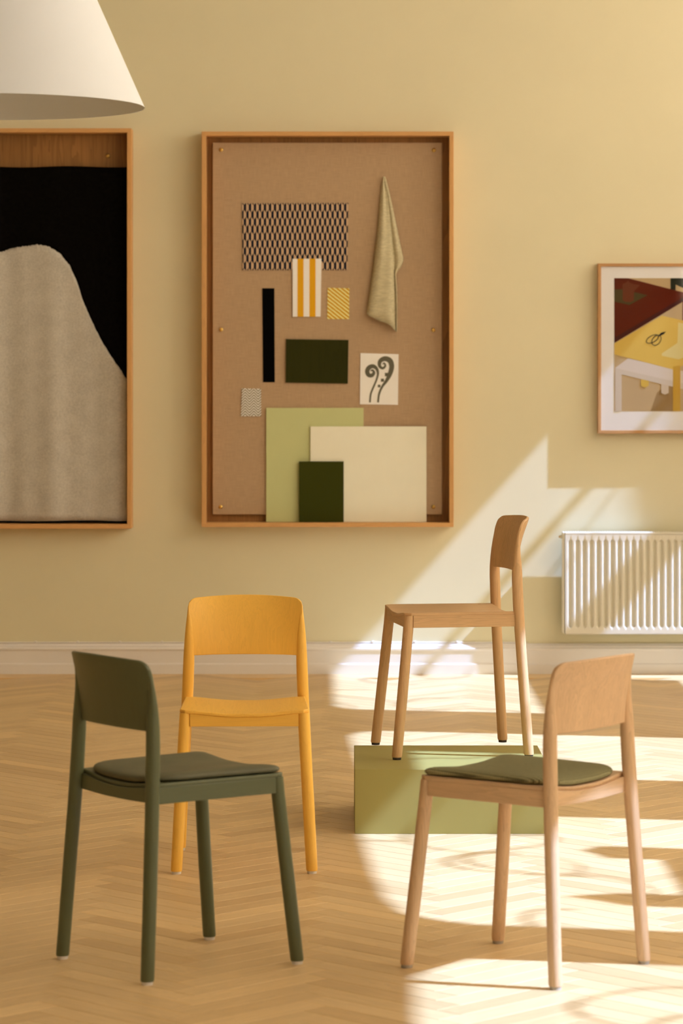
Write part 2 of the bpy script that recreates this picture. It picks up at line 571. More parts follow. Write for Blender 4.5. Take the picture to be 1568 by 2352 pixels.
def make_chair(label, mats, loc, rz, pad=None, group=None):
    """mats: dict with leg, rail_x, rail_y, seat, back, glide"""
    root = empty('dining_chair', loc, rz)
    tag(root, label, 'chair', group)
    # legs
    for tab, nm in ((FRONT_LEG, 'leg'), (BACK_LEG, 'leg')):
        for s in (-1, 1):
            zs = []
            for a, b in zip(tab, tab[1:]):
                k = 3 if b[0] - a[0] > 0.05 else (2 if b[0] - a[0] > 0.01 else 1)
                zs += [a[0] + (b[0] - a[0]) * i / k for i in range(k)]
            zs.append(tab[-1][0])
            rings = []
            for z in zs:
                x, y, rx, ry = lerp_tab(tab, z)
                rings.append(ell(s * x, y, z, rx, ry))
            lg = MB().loft(rings).build('leg', mats['leg'], root, 40)
            x, y = tab[0][1] * s, tab[0][2]
            MB().loft([ell(x, y, 0, 0.0138, 0.0138, 20), ell(x, y, 0.0085, 0.0145, 0.0145, 20)]).build('foot_glide', mats['glide'], lg, 40)
    # rails
    N = 24
    def rail_front(yo, yi, hwx):
        mb = MB(); top, rows = [], []
        for i in range(N + 1):
            x = -hwx + 2 * hwx * i / N
            zt = HS - 0.010 - dip(x, 0.19)
            rows.append([(x, yo, 0.4285), (x, yo, zt), (x, yi, zt), (x, yi, 0.4285)])
        mb.loft(rows, True)
        return mb
    rail_front(0.1895, 0.1700, 0.1600).build('front_rail', mats['rail_x'], root, 30, bevel=0.0012)
    rows = []
    for i in range(N + 1):                                # rear rail bows backwards and dips with the saddle
        x = -0.168 + 0.336 * i / N
        b = 0.005 * (1 - (x / 0.168) ** 2)
        zt = HS - 0.010 - dip(x, 0.185)
        zl = 0.4290 - 0.25 * dip(x, 0.185)
        rows.append([(x, -0.186 - b, zl), (x, -0.186 - b, zt), (x, -0.166 - b, zt), (x, -0.166 - b, zl)])
    MB().loft(rows).build('back_rail', mats['rail_x'], root, 30, bevel=0.0012)
    for s in (-1, 1):
        xo0, xo1 = 0.1893, 0.1845
        vs = []
        for y, xo in ((0.1640, xo0), (-0.186, xo1)):
            for xx in (xo, xo - 0.019):
                for z in (0.4285, HS - 0.0095): vs.append((s * xx, y, z))
        MB().add(vs, [(0, 1, 3, 2), (4, 6, 7, 5), (0, 4, 5, 1), (2, 3, 7, 6), (1, 5, 7, 3), (0, 2, 6, 4)]).build('side_rail', mats['rail_y'], root, bevel=0.0015)
    # seat shell (saddle)
    nx, ny = 40, 16
    def seat_pt(i, j, z0):
        y = SEAT_FY + (SEAT_BY - SEAT_FY) * j / ny
        u = -1 + 2 * i / nx
        hw = seat_hw(y)
        rc = 0.016                                        # rounded front corners
        if SEAT_FY - y < rc:
            d = rc - (SEAT_FY - y); hw -= rc - math.sqrt(max(0, rc * rc - d * d))
        x = u * hw
        yb = y - (0.008 * (1 - u * u) if j == ny else 0)
        return (x, yb, z0 - dip(x, 0.19))
    jr = list(range(ny + 1))
    top = [[seat_pt(i, j, HS) for i in range(nx + 1)] for j in jr]
    bot = [[seat_pt(i, j, HS - 0.0105) for i in range(nx + 1)] for j in jr]
    mb = MB(); mb.grid(top); nb = len(mb.v); mb.grid(bot)
    loop = [(0, i) for i in range(nx + 1)] + [(j, nx) for j in range(1, ny + 1)] + [(ny, i) for i in range(nx - 1, -1, -1)] + [(j, 0) for j in range(ny - 1, 0, -1)]
    idx = [j * (nx + 1) + i for j, i in loop]
    mb.f += [(idx[k], idx[(k + 1) % len(idx)], nb + idx[(k + 1) % len(idx)], nb + idx[k]) for k in range(len(idx))]
    mb.m += [0] * len(idx)
    mb.build('seat', mats['seat'], root, 45, bevel=0.003, seg=3)
    # backrest (bent shell)
    nx, nz = 44, 16
    xe = 0.1765; rc = 0.024; T = 0.0058
    us = [math.sin(math.pi / 2 * (-1 + 2 * i / nx)) * 0.55 + (-1 + 2 * i / nx) * 0.45 for i in range(nx + 1)]
    fr, bk = [], []
    for j in range(nz + 1):
        rf, rb = [], []
        for i in range(nx + 1):
            t = j / nz
            hwz = xe - 0.0035 * (1 - t)
            x = us[i] * hwz
            zt = ZB1 + 0.0085 * (1 - (x / xe) ** 2)
            d = abs(x) - (xe - rc)
            if d > 0: zt -= rc - math.sqrt(max(0, rc * rc - d * d))
            zb = ZB0 + 0.002 * (1 - (x / xe) ** 2)
            z = zb + (zt - zb) * t
            y = back_y(x, z)
            e = 1e-3
            nrm = Vector((-(back_y(x + e, z) - back_y(x - e, z)) / (2 * e), 1, -(back_y(x, z + e) - back_y(x, z - e)) / (2 * e)))
            if abs(x) > 0.17: nrm.x = 0.1 * math.copysign(1, -x)
            nrm.normalize()
            th = T if t < 0.9 else T * (1 - 0.25 * (t - 0.9) / 0.1)
            pf = Vector((x, y, z)) + nrm * th; pb = Vector((x, y, z)) - nrm * th
            rf.append(pf); rb.append(pb)
        fr.append(rf); bk.append(rb)
    mb = MB(); mb.grid(fr); nb = len(mb.v); mb.grid(bk)
    loop = [(0, i) for i in range(nx + 1)] + [(j, nx) for j in range(1, nz + 1)] + [(nz, i) for i in range(nx - 1, -1, -1)] + [(j, 0) for j in range(nz - 1, 0, -1)]
    idx = [j * (nx + 1) + i for j, i in loop]
    mb.f += [(idx[k], idx[(k + 1) % len(idx)], nb + idx[(k + 1) % len(idx)], nb + idx[k]) for k in range(len(idx))]
    mb.m += [0] * len(idx)
    mb.build('backrest', mats['back'], root, 50, bevel=0.0022, seg=2)
    # upholstered pad
    if pad:
        mat, thick = pad
        out = []
        fy, by, hwf, hwb, rf_, rb_ = 0.188, -0.180, 0.184, 0.172, 0.022, 0.075
        def corner(cx, cy, r, a0):
            return [(cx + r * math.cos(math.radians(a0 + 90 * k / 8)), cy + r * math.sin(math.radians(a0 + 90 * k / 8))) for k in range(9)]
        out += corner(hwf - rf_, fy - rf_, rf_, 0)
        out += corner(-hwf + rf_, fy - rf_, rf_, 90)
        out += corner(-hwb + rb_, by + rb_, rb_, 180)
        out += corner(hwb - rb_, by + rb_, rb_, 270)
        dense = []
        for k in range(len(out)):
            a, b = out[k], out[(k + 1) % len(out)]
            L = math.hypot(b[0] - a[0], b[1] - a[1]); m_ = max(1, int(L / 0.02))
            dense += [(a[0] + (b[0] - a[0]) * i / m_, a[1] + (b[1] - a[1]) * i / m_) for i in range(m_)]
        cy = 0.005
        ss = [0.02, 0.2, 0.4, 0.6, 0.75, 0.85, 0.91, 0.95, 0.975, 0.99, 1.0, 0.995, 0.98, 0.95]
        zs = []
        for k, s in enumerate(ss):
            if k < 11: zs.append(thick * (0.42 + 0.58 * max(0, 1 - s ** 14) ** 0.5) + 0.003 * (1 - s * s))
            else: zs.append(thick * (0.25, 0.10, 0.02)[k - 11])
        rings = []
        for s, dz in zip(ss, zs):
            rings.append([(x * s, cy + (y - cy) * s, HS + dz - dip(x * s, 0.19) * 0.92 + 0.0005) for x, y in dense])
        MB().loft(rings).build('seat_pad', mat, root, 75)
    return root


def chair_mats(prefix, col, contrast, rough, glide):
    return dict(leg=wood(prefix + '_leg', col, 'z', contrast, rough), rail_x=wood(prefix + '_rail_x', col, 'x', contrast, rough),
                rail_y=wood(prefix + '_rail_y', col, 'y', contrast, rough), seat=wood(prefix + '_seat', col, 'y', contrast, rough),
                back=wood(prefix + '_back', col, 'z', contrast, rough), glide=M[glide])


def pad_leather():
    m, nt, p = new_mat('olive_leather', 0.55, 0.35)
    v = coords(nt)
    c0 = alb(82, 72, 44)
    c = ramp(nt, noise(nt, v, 14, 4.0), [(0.3, sc3(c0, 0.85)), (0.7, sc3(c0, 1.12))])
    nt.links.new(c, p.inputs['Base Color'])
    bump(nt, p, noise(nt, v, 500, 2.0), 0.15, 0.0006)
    return m


def pad_wool():
    m, nt, p = new_mat('green_wool_rib', 0.95, 0.1)
    v = coords(nt)
    sep = nt.nodes.new('ShaderNodeSeparateXYZ'); nt.links.new(v, sep.inputs[0])
    a = mth(nt, 'SINE', mth(nt, 'MULTIPLY', sep.outputs[0], 2 * math.pi / 0.0068))
    b = mth(nt, 'SINE', mth(nt, 'MULTIPLY', sep.outputs[1], 2 * math.pi / 0.0060))
    h = mth(nt, 'ADD', mth(nt, 'MULTIPLY', a, 0.32), mth(nt, 'ADD', mth(nt, 'MULTIPLY', b, 0.18), 0.5))
    n = noise(nt, v, 160, 3.0)
    f = mth(nt, 'ADD', mth(nt, 'MULTIPLY', h, 0.75), mth(nt, 'MULTIPLY', n, 0.25))
    c0 = alb(116, 100, 62)
    c = ramp(nt, f, [(0.15, sc3(c0, 0.35)), (0.5, c0), (0.85, sc3(c0, 1.8))])
    nt.links.new(c, p.inputs['Base Color'])
    bump(nt, p, f, 0.6, 0.0016)
    return m


green = chair_mats('olive_lacquer', alb(84, 79, 48), 0.06, 0.38, 'glide')
yellow = chair_mats('ochre_lacquer', alb(222, 156, 58), 0.07, 0.42, 'glide')
oak = chair_mats('natural_oak', OAK, 0.16, 0.45, 'glide_dark')
beech = chair_mats('pale_oak', alb(190, 143, 95), 0.18, 0.42, 'glide_grey')

BOX_Z = 0.2055
make_chair('olive green chair with leather seat pad, nearest on the left, seen from behind', green, (-0.406, 7.634, 0), -0.946, (pad_leather(), 0.020))
make_chair('ochre yellow chair with bare wooden seat facing the camera', yellow, (-0.291, 9.175, 0), 3.165)
make_chair('natural oak chair with bare seat standing on the sage green box', oak, (0.366, 10.191, BOX_Z), 1.735)
make_chair('pale oak chair with ribbed green wool seat pad, half in sunlight', beech, (0.458, 7.580, 0), 0.917, (pad_wool(), 0.020))

# ---- sage plinth box
e = empty('plinth_box', (0.36, 9.9, 0))
tag(e, 'low sage green painted wooden box under the oak chair', 'box')
bx0, bx1 = (814.5 - CX) * 9.714 / F_PX, (814.5 - CX) * 9.714 / F_PX + 0.622
by0, by1 = 9.714, 10.335
def bpart(name, mb, bev=0.0015):
    o = mb.build(name, M['sage_box'], e, bevel=bev)
    o.matrix_parent_inverse = Matrix.Translation((-0.36, -9.9, 0))
bpart('top_board', MB().box(bx0, bx1, by0 + 0.0125, by1, BOX_Z - 0.012, BOX_Z))
bpart('front_board', MB().box(bx0, bx1, by0, by0 + 0.012, 0.0, BOX_Z))
bpart('side_board', MB().box(bx0, bx0 + 0.012, by0 + 0.0125, by1, 0.0, BOX_Z - 0.0125))
bpart('side_board', MB().box(bx1 - 0.012, bx1, by0 + 0.0125, by1, 0.0, BOX_Z - 0.0125))
bpart('back_board', MB().box(bx0 + 0.0125, bx1 - 0.0125, by1 - 0.012, by1, 0.0, BOX_Z - 0.0125))

# ================================================================== pendant lamp
LY = 8.6
c = wp(-35, 246, LY)
R0 = 367 * LY / F_PX
lamp = empty('pendant_lamp', (c.x, c.y, c.z))
tag(lamp, 'large white conical pendant lamp hanging at the upper left', 'lamp')
HC, R1 = 0.76, R0 - 0.76 * 0.442
n = 96
def ring(r, z): return [(r * math.cos(2 * math.pi * k / n), r * math.sin(2 * math.pi * k / n), z) for k in range(n)]
MB().loft([ring(R0, 0), ring(R0 - 0.442 * 0.25, 0.25), ring(R0 - 0.442 * 0.5, 0.5), ring(R1, HC), ring(R1 - 0.002, HC), ring(R0 - 0.442 * 0.5 - 0.002, 0.5), ring(R0 - 0.442 * 0.25 - 0.002, 0.25), ring(R0 - 0.002, 0.0), ring(R0, 0)], False).build('lamp_shade', M['shade'], lamp, 40)
MB().loft([ring(R1 - 0.001, HC - 0.003), ring(0.02, HC - 0.001), ring(0.02, HC + 0.004), ring(R1 - 0.001, HC + 0.001)]).build('shade_top', M['shade'], lamp, 40)
MB().tube([(0, 0, HC - 0.10), (0, 0, ZC - c.z)], 0.004, 10).build('lamp_cord', M['cord'], lamp, 60)
MB().loft([ell(0, 0, HC - 0.16, 0.018, 0.018), ell(0, 0, HC - 0.15, 0.024, 0.024), ell(0, 0, HC - 0.07, 0.024, 0.024), ell(0, 0, HC - 0.06, 0.012, 0.012)]).build('lamp_socket', M['cord'], lamp, 40)

# ================================================================== wall boxes
DEP = 0.12
YB = YW - DEP                   # front plane of the deep frames


def deep_frame(name, label, x0, x1, z0, z1, cat='frame'):
    """oak box frame with four side boards and a veneered back panel"""
    e = empty(name, ((x0 + x1) / 2, YW, z0))
    tag(e, label, cat)
    inv = Matrix.Translation((-(x0 + x1) / 2, -YW, -z0))
    t = 0.0205
    def pt(nm, mb, mat):
        o = mb.build(nm, mat, e, bevel=0.0012)
        o.matrix_parent_inverse = inv
    pt('frame_board', MB().box(x0, x1, YB, YW - 0.001, z1 - t, z1), M['frame_x'])
    pt('frame_board', MB().box(x0, x1, YB, YW - 0.001, z0, z0 + t), M['frame_x'])
    pt('frame_board', MB().box(x0, x0 + t, YB, YW - 0.001, z0 + t, z1 - t), M['frame_z'])
    pt('frame_board', MB().box(x1 - t, x1, YB, YW - 0.001, z0 + t, z1 - t), M['frame_z'])
    pt('back_panel', MB().box(x0 + t, x1 - t, YW - 0.014, YW - 0.004, z0 + t, z1 - t), M['panel_oak'])
    return e, t


a, b = wp(463, 302, YB), wp(1041.5, 1210.5, YB)
MX0, MX1, MZ0, MZ1 = a.x, b.x, b.z, a.z
deep_frame('display_frame', 'deep oak box frame holding the linen pinboard with swatches', MX0, MX1, MZ0, MZ1)
a, b = wp(-285, 294.5, YB), wp(301.5, 1214, YB)
LX0, LX1, LZ0, LZ1 = a.x, b.x, b.z, a.z
deep_frame('display_frame', 'deep oak box frame holding the black and grey blanket', LX0, LX1, LZ0, LZ1)


def pin(p, label, r=0.0095):
    rings = [ell(0, 0, 0, 0.003, 0.003, 14), ell(0, 0, 0.006, 0.003, 0.003, 14), ell(0, 0, 0.0065, r * 0.9, r * 0.9, 14), ell(0, 0, 0.009, r, r, 14), ell(0, 0, 0.012, r * 0.8, r * 0.8, 14), ell(0, 0, 0.0135, r * 0.35, r * 0.35, 14)]
    o = MB().loft(rings).build('brass_pin', M['brass'], None, 50)
    o.location = p; o.rotation_euler = (math.pi / 2, 0, 0)
    tag(o, label, 'pin', 'brass pins in the wall frames')
    return o


# ---- linen pinboard
def linen_mat():
    m, nt, p = new_mat('brown_linen', 0.95, 0.1)
    v = coords(nt)
    va = coords(nt, (1, 1, 0.05)); vb = coords(nt, (0.05, 1, 1))
    f = mth(nt, 'ADD', mth(nt, 'MULTIPLY', noise(nt, va, 350, 2.0), 0.5), mth(nt, 'MULTIPLY', noise(nt, vb, 350, 2.0), 0.5))
    c0 = alb(166, 127, 86)
    c = ramp(nt, f, [(0.3, sc3(c0, 0.86)), (0.7, sc3(c0, 1.12))])
    nt.links.new(c, p.inputs['Base Color'])
    bump(nt, p, f, 0.35, 0.001)
    return m


YP = YW - 0.040                 # front face of the pinboard
a, b = wp(488, 327.5, YP), wp(1015, 1182, YP)
o = MB().box(a.x, b.x, YP, YW - 0.0142, b.z, a.z).build('pinboard', linen_mat(), bevel=0.003)
tag(o, 'tall brown linen pinboard inside the middle oak frame', 'board')
for (px, py), w in zip([(508, 344), (996, 345), (508, 757), (995, 758), (506.5, 1164), (995, 1164)],
                       ['top left', 'top right', 'middle left', 'middle right', 'bottom left', 'bottom right']):
    pin(wp(px, py, YP) + Vector((0, 0.004, 0)), 'round brass pin at the %s of the linen pinboard' % w)


def slab(name, label, cat, quad, y, th, mat, group=None, bev=0.0008, front_lean=0.0):
    """thin flat piece from four picture corners (tl,tr,br,bl) hung at depth y"""
    P = [wp(px, py, y) for px, py in quad]
    c = sum(P, Vector()) / 4
    mb = MB()
    vs = []
    for k, p in enumerate(P):
        dy = -front_lean if k >= 2 else 0
        vs.append((p.x - c.x, -th + dy, p.z - c.z))
    for k, p in enumerate(P):
        dy = -front_lean if k >= 2 else 0
        vs.append((p.x - c.x, dy, p.z - c.z))
    mb.add(vs, [(0, 1, 2, 3), (4, 7, 6, 5), (0, 4, 5, 1), (1, 5, 6, 2), (2, 6, 7, 3), (3, 7, 4, 0)])
    o = mb.build(name, mat, bevel=bev)
    o.location = c
    tag(o, label, cat, group)
    return o


def hex_mat():
    m, nt, p = new_mat('navy_hexagon_print', 0.9, 0.1)
    v = coords(nt)
    sep = nt.nodes.new('ShaderNodeSeparateXYZ'); nt.links.new(v, sep.inputs[0])
    u = mth(nt, 'DIVIDE', sep.outputs[0], 0.02425)
    w = mth(nt, 'DIVIDE', sep.outputs[2], 0.0706)
    tot = None
    for off in (0.0, 0.5):
        a = mth(nt, 'SUBTRACT', mth(nt, 'FRACT', mth(nt, 'ADD', u, 20.0 + off)), 0.5)
        b = mth(nt, 'ABSOLUTE', mth(nt, 'SUBTRACT', mth(nt, 'FRACT', mth(nt, 'ADD', w, 20.0 + off)), 0.5))
        lim = mth(nt, 'ADD', mth(nt, 'MULTIPLY', a, 0.42), 0.262)
        s1 = mth(nt, 'LESS_THAN', b, lim)
        s2 = mth(nt, 'LESS_THAN', mth(nt, 'ABSOLUTE', a), 0.245)
        s = mth(nt, 'MULTIPLY', s1, s2)
        tot = s if tot is None else mth(nt, 'MAXIMUM', tot, s)
    nt.links.new(mixc(nt, tot, alb(184, 141, 98), (0.005, 0.010, 0.026)), p.inputs['Base Color'])
    return m


def stripe_mat():
    m, nt, p = new_mat('ochre_stripe_cloth', 0.9, 0.1)
    v = coords(nt)
    sep = nt.nodes.new('ShaderNodeSeparateXYZ'); nt.links.new(v, sep.inputs[0])
    k = YW / F_PX
    x = mth(nt, 'ADD', sep.outputs[0], 0.0)
    s1 = mth(nt, 'LESS_THAN', mth(nt, 'ABSOLUTE', mth(nt, 'ADD', x, 14.5 * k)), 7.0 * k)
    s2 = mth(nt, 'LESS_THAN', mth(nt, 'ABSOLUTE', mth(nt, 'ADD', x, -13.0 * k)), 7.0 * k)
    t = mth(nt, 'MAXIMUM', s1, s2)
    nt.links.new(mixc(nt, t, alb(238, 218, 180), alb(206, 138, 20)), p.inputs['Base Color'])
    return m


def diag_mat():
    m, nt, p = new_mat('ochre_diagonal_weave', 0.9, 0.1)
    v = coords(nt)
    sep = nt.nodes.new('ShaderNodeSeparateXYZ'); nt.links.new(v, sep.inputs[0])
    n = noise(nt, v, 60, 2.0)
    d = mth(nt, 'ADD', mth(nt, 'ADD', sep.outputs[0], mth(nt, 'MULTIPLY', sep.outputs[2], 1.25)), mth(nt, 'MULTIPLY', n, 0.006))
    f = mth(nt, 'ADD', mth(nt, 'MULTIPLY', mth(nt, 'SINE', mth(nt, 'MULTIPLY', d, 2 * math.pi / 0.0235)), 0.5), 0.5)
    f2 = f
    nt.links.new(ramp(nt, f2, [(0.4, alb(186, 126, 14)), (0.75, alb(230, 196, 118))]), p.inputs['Base Color'])
    return m


def herring_mat():
    m, nt, p = new_mat('herringbone_tweed', 0.95, 0.1)
    v = coords(nt)
    sep = nt.nodes.new('ShaderNodeSeparateXYZ'); nt.links.new(v, sep.inputs[0])
    u = mth(nt, 'DIVIDE', sep.outputs[0], 0.042)
    tri = mth(nt, 'ABSOLUTE', mth(nt, 'SUBTRACT', mth(nt, 'FRACT', mth(nt, 'ADD', u, 10.2)), 0.5))
    d = mth(nt, 'ADD', mth(nt, 'MULTIPLY', tri, 0.042), sep.outputs[2])
    f = mth(nt, 'ADD', mth(nt, 'MULTIPLY', mth(nt, 'SINE', mth(nt, 'MULTIPLY', d, 2 * math.pi / 0.0130)), 0.5), 0.5)
    nt.links.new(ramp(nt, f, [(0.3, alb(108, 88, 46)), (0.75, alb(236, 222, 186))]), p.inputs['Base Color'])
    bump(nt, p, f, 0.4, 0.001)
    return m


yc = YP
slab('fabric_swatch', 'wide fabric swatch printed with navy half hexagons', 'fabric', [(555.5, 467), (799.5, 466), (797.5, 620.5), (557, 620.5)], yc, 0.004, hex_mat())
slab('fabric_swatch', 'white cloth strip with two ochre stripes overlapping the navy print', 'fabric', [(671.5, 594.5), (738, 594), (736, 727.5), (672, 727.5)], yc - 0.0042, 0.003, stripe_mat())
slab('fabric_swatch', 'small ochre fabric swatch with pale diagonal lines', 'fabric', [(752, 661), (802, 662), (801.5, 733), (751, 733)], yc, 0.003, diag_mat())
slab('ribbon', 'long narrow black ribbon pinned upright', 'ribbon', [(602, 662), (630, 662), (631, 878), (604, 878)], yc, 0.003, plain('black_ribbon', (0.0025, 0.0025, 0.0025), 0.9, spec=0.02))
slab('wood_sample', 'dark green stained wood sample beside the black ribbon', 'sample', [(657, 779), (800, 781), (798.5, 881), (656, 878.5)], yc, 0.010, wood('dark_green_stain', alb(42, 38, 5), 'z', 0.12, 0.7, 0.4, 0.1))
slab('fabric_swatch', 'small beige herringbone tweed swatch', 'fabric', [(555.5, 892), (599, 893), (599.5, 956), (553, 956)], yc, 0.004, herring_mat())
# panels standing on the lower frame board
zfloor = MZ0 + 0.0205
def standing(label, px0, px1, ptop, y, th, mat, skew=0.0):
    a, b = wp(px0, ptop, y), wp(px1, ptop, y)
    o = MB().box(-(b.x - a.x) / 2, (b.x - a.x) / 2, -th, 0, 0, a.z - zfloor).build('colour_panel', mat, bevel=0.0012)
    o.location = ((a.x + b.x) / 2, y, zfloor + 0.0004)
    tag(o, label, 'panel', 'colour panels leaning in the frame')
    return o
standing('sage green painted panel standing at the back of the linen board', 611, 834.5, 937, YP - 0.001, 0.009, plain('sage_panel', alb(180, 166, 102), 0.6, 0.015))
standing('large cream painted panel standing in the middle frame', 712.5, 979, 979.5, YP - 0.012, 0.009, plain('cream_panel', (0.88, 0.88, 0.74), 0.6, 0.015))
standing('small dark green panel in front of the cream and sage panels', 686.5, 789, 1060, YP - 0.023, 0.010, plain('dark_green_panel', alb(50, 48, 4), 0.7, 0.02, spec=0.1))

# ---- fern card
card = slab('picture_card', 'white card with two curled fern fronds in dark grey', 'card', [(827.5, 811), (915, 813.5), (913.5, 930), (826, 928.5)], YP, 0.004, plain('card_white', alb(236, 216, 180), 0.7, 0.01))
CARD_C = card.location.copy()


def flat_poly(name, mat, pts, parent, dy, inv_c, th=0.0006):
    mb = MB()
    P = [(x - inv_c.x, z - inv_c.z) for x, z in pts]
    mb.prism(P, dy - th, dy)
    return mb.build(name, mat, parent)


def ribbon(name, mat, pts, widths, parent, dy, inv_c, th=0.0006):
    """flat ribbon following points (world x,z) with half widths"""
    L, R = [], []
    for i, p in enumerate(pts):
        a, b = pts[max(i - 1, 0)], pts[min(i + 1, len(pts) - 1)]
        dx, dz = b[0] - a[0], b[1] - a[1]; l = math.hypot(dx, dz) or 1
        nx, nz = -dz / l * widths[i], dx / l * widths[i]
        L.append((p[0] + nx - inv_c.x, p[1] + nz - inv_c.z)); R.append((p[0] - nx - inv_c.x, p[1] - nz - inv_c.z))
    mb = MB()
    vs = [(x, dy - th, z) for x, z in L] + [(x, dy - th, z) for x, z in R]
    m_ = len(L)
    mb.add(vs, [(i, i + 1, m_ + i + 1, m_ + i) for i in range(m_ - 1)])
    o = mb.build(name, mat, parent, fix=False)
    sm = o.modifiers.new('thickness', 'SOLIDIFY'); sm.thickness = th * 0.8; sm.offset = 0
    return o


def catmull(pts, k=8):
    out = []
    for i in range(len(pts) - 1):
        p0, p1, p2, p3 = pts[max(i - 1, 0)], pts[i], pts[i + 1], pts[min(i + 2, len(pts) - 1)]
        for j in range(k):
            t = j / k
            out.append(tuple(0.5 * (2 * b + (c - a) * t + (2 * a - 5 * b + 4 * c - d) * t * t + (3 * b - a - 3 * c + d) * t ** 3) for a, b, c, d in zip(p0, p1, p2, p3)))
    out.append(tuple(pts[-1]))
    return out


M['fern'] = plain('fern_grey', alb(92, 80, 56), 0.8)
M['photo'] = plain('card_photo_grey', alb(222, 202, 165), 0.8, 0.02)
def cw(x, y): p = wp(540 + x * 0.2551, 780 + y * 0.2551, YP - 0.004); return (p.x, p.z)
flat_poly('card_picture', M['photo'], [cw(1142, 136), cw(1460, 142), cw(1456, 572), cw(1136, 568)], card, -0.0041, CARD_C, 0.0002)
s1 = [(1212, 566), (1220, 490), (1245, 425), (1272, 360), (1284, 305), (1272, 262), (1240, 240), (1205, 252), (1188, 285), (1200, 318), (1230, 322), (1248, 298), (1236, 276), (1218, 282)]
w1 = [8, 8, 8, 8, 10, 14, 18, 20, 20, 19, 17, 13, 9, 5]
s2 = [(1285, 566), (1295, 490), (1322, 425), (1360, 372), (1392, 310), (1408, 245), (1392, 190), (1345, 172), (1304, 195), (1300, 238), (1328, 258), (1350, 236), (1340, 212), (1326, 222)]
w2 = [8, 9, 10, 14, 20, 22, 24, 22, 18, 14, 11, 9, 7, 4]
for s, w in ((s1, w1), (s2, w2)):
    sp = catmull([(*cw(*p), q * 0.2551 * YW / F_PX) for p, q in zip(s, w)], 8)
    ribbon('fern_frond', M['fern'], [(p[0], p[1]) for p in sp], [p[2] for p in sp], card, -0.0044, CARD_C)
for (x, y, r) in ((1295, 418, 17), (1325, 366, 20), (1362, 315, 22)):
    flat_poly('fern_leaflet', M['fern'], [cw(x + r * math.cos(t * 0.785) * (1 if t % 2 else 0.7), y + r * math.sin(t * 0.785) * (1 if t % 2 else 0.7)) for t in range(8)], card, -0.0043, CARD_C, 0.0003)


# ---- hanging olive linen cloth
def cloth():
    m, nt, p = new_mat('olive_linen', 0.95, 0.1)
    v = coords(nt, (0.25, 1, 1), rot=(0, 0.35, 0))
    f = noise(nt, v, 120, 3.0)
    c0 = alb(178, 152, 106)
    nt.links.new(ramp(nt, f, [(0.3, sc3(c0, 0.84)), (0.7, sc3(c0, 1.12))]), p.inputs['Base Color'])
    bump(nt, p, f, 0.35, 0.001)
    y0 = YP
    # left edge, crease, right flap edge by picture row
    rows = [(406, 880, 882.5, 884), (420, 877.5, 883, 888), (450, 873.5, 889, 895), (500, 869.5, 895, 906), (540, 866, 899, 914), (578, 861.5, 902.5, 922), (596, 859.5, 904, 925.5),
            (613, 857.5, 905.5, 920), (628, 855.5, 906.5, 909), (660, 851, 908.5, 910), (700, 845.5, 910, 911), (720, 842.5, 910.5, 911)]
    tabs = catmull([tuple(map(float, r)) for r in rows], 4)
    ns = 10
    def depth(a, t):                     # bulge of the folds away from the board
        return -(0.010 + a * 0.030 * (math.sin(math.pi * min(1, t * 0.9 + 0.05)) ** 0.8))
    R_ = []
    for py, l, c_, r in tabs:
        k = min(1, (py - 400) / 180)
        row = []
        for i in range(ns + 1):
            t = i / ns
            px = l + (c_ - l) * t
            q = wp(px, py, y0); row.append((q.x, y0 + depth(k, t) - 0.004 * math.sin(t * 9 + py * 0.01), q.z))
        for i in range(1, ns + 1):
            t = i / ns
            px = c_ + (r - c_) * t
            q = wp(px, py, y0); row.append((q.x, y0 - 0.012 - 0.020 * k * math.sin(math.pi * (t * 0.95 + 0.02)), q.z))
        R_.append(row)
    hem = [(842.5, 720), (848, 726), (856, 730), (864, 734), (872, 738), (880, 740), (888, 743), (896, 748), (902, 755), (907, 760), (910.5, 762.5)]
    last = R_[-1]; row = []
    for i in range(ns + 1):
        q = wp(hem[i][0], hem[i][1], y0); row.append((q.x, last[i][1], q.z))
    for i in range(1, ns + 1): q = wp(910.6 + 0.03 * i, 762.5 - i * 0.1, y0); row.append((q.x, last[ns + i][1], q.z))
    R_.append(row)
    mb = MB(); mb.grid(R_)
    ctr = wp(885, 590, y0)
    mb.v = [(x - ctr.x, y - ctr.y, z - ctr.z) for x, y, z in mb.v]
    o = mb.build('hanging_cloth', m, smooth=60)
    o.location = ctr
    sm = o.modifiers.new('thickness', 'SOLIDIFY'); sm.thickness = 0.002; sm.offset = 1
    tag(o, 'olive linen cloth gathered at one corner and hanging in a fold', 'cloth')
cloth()


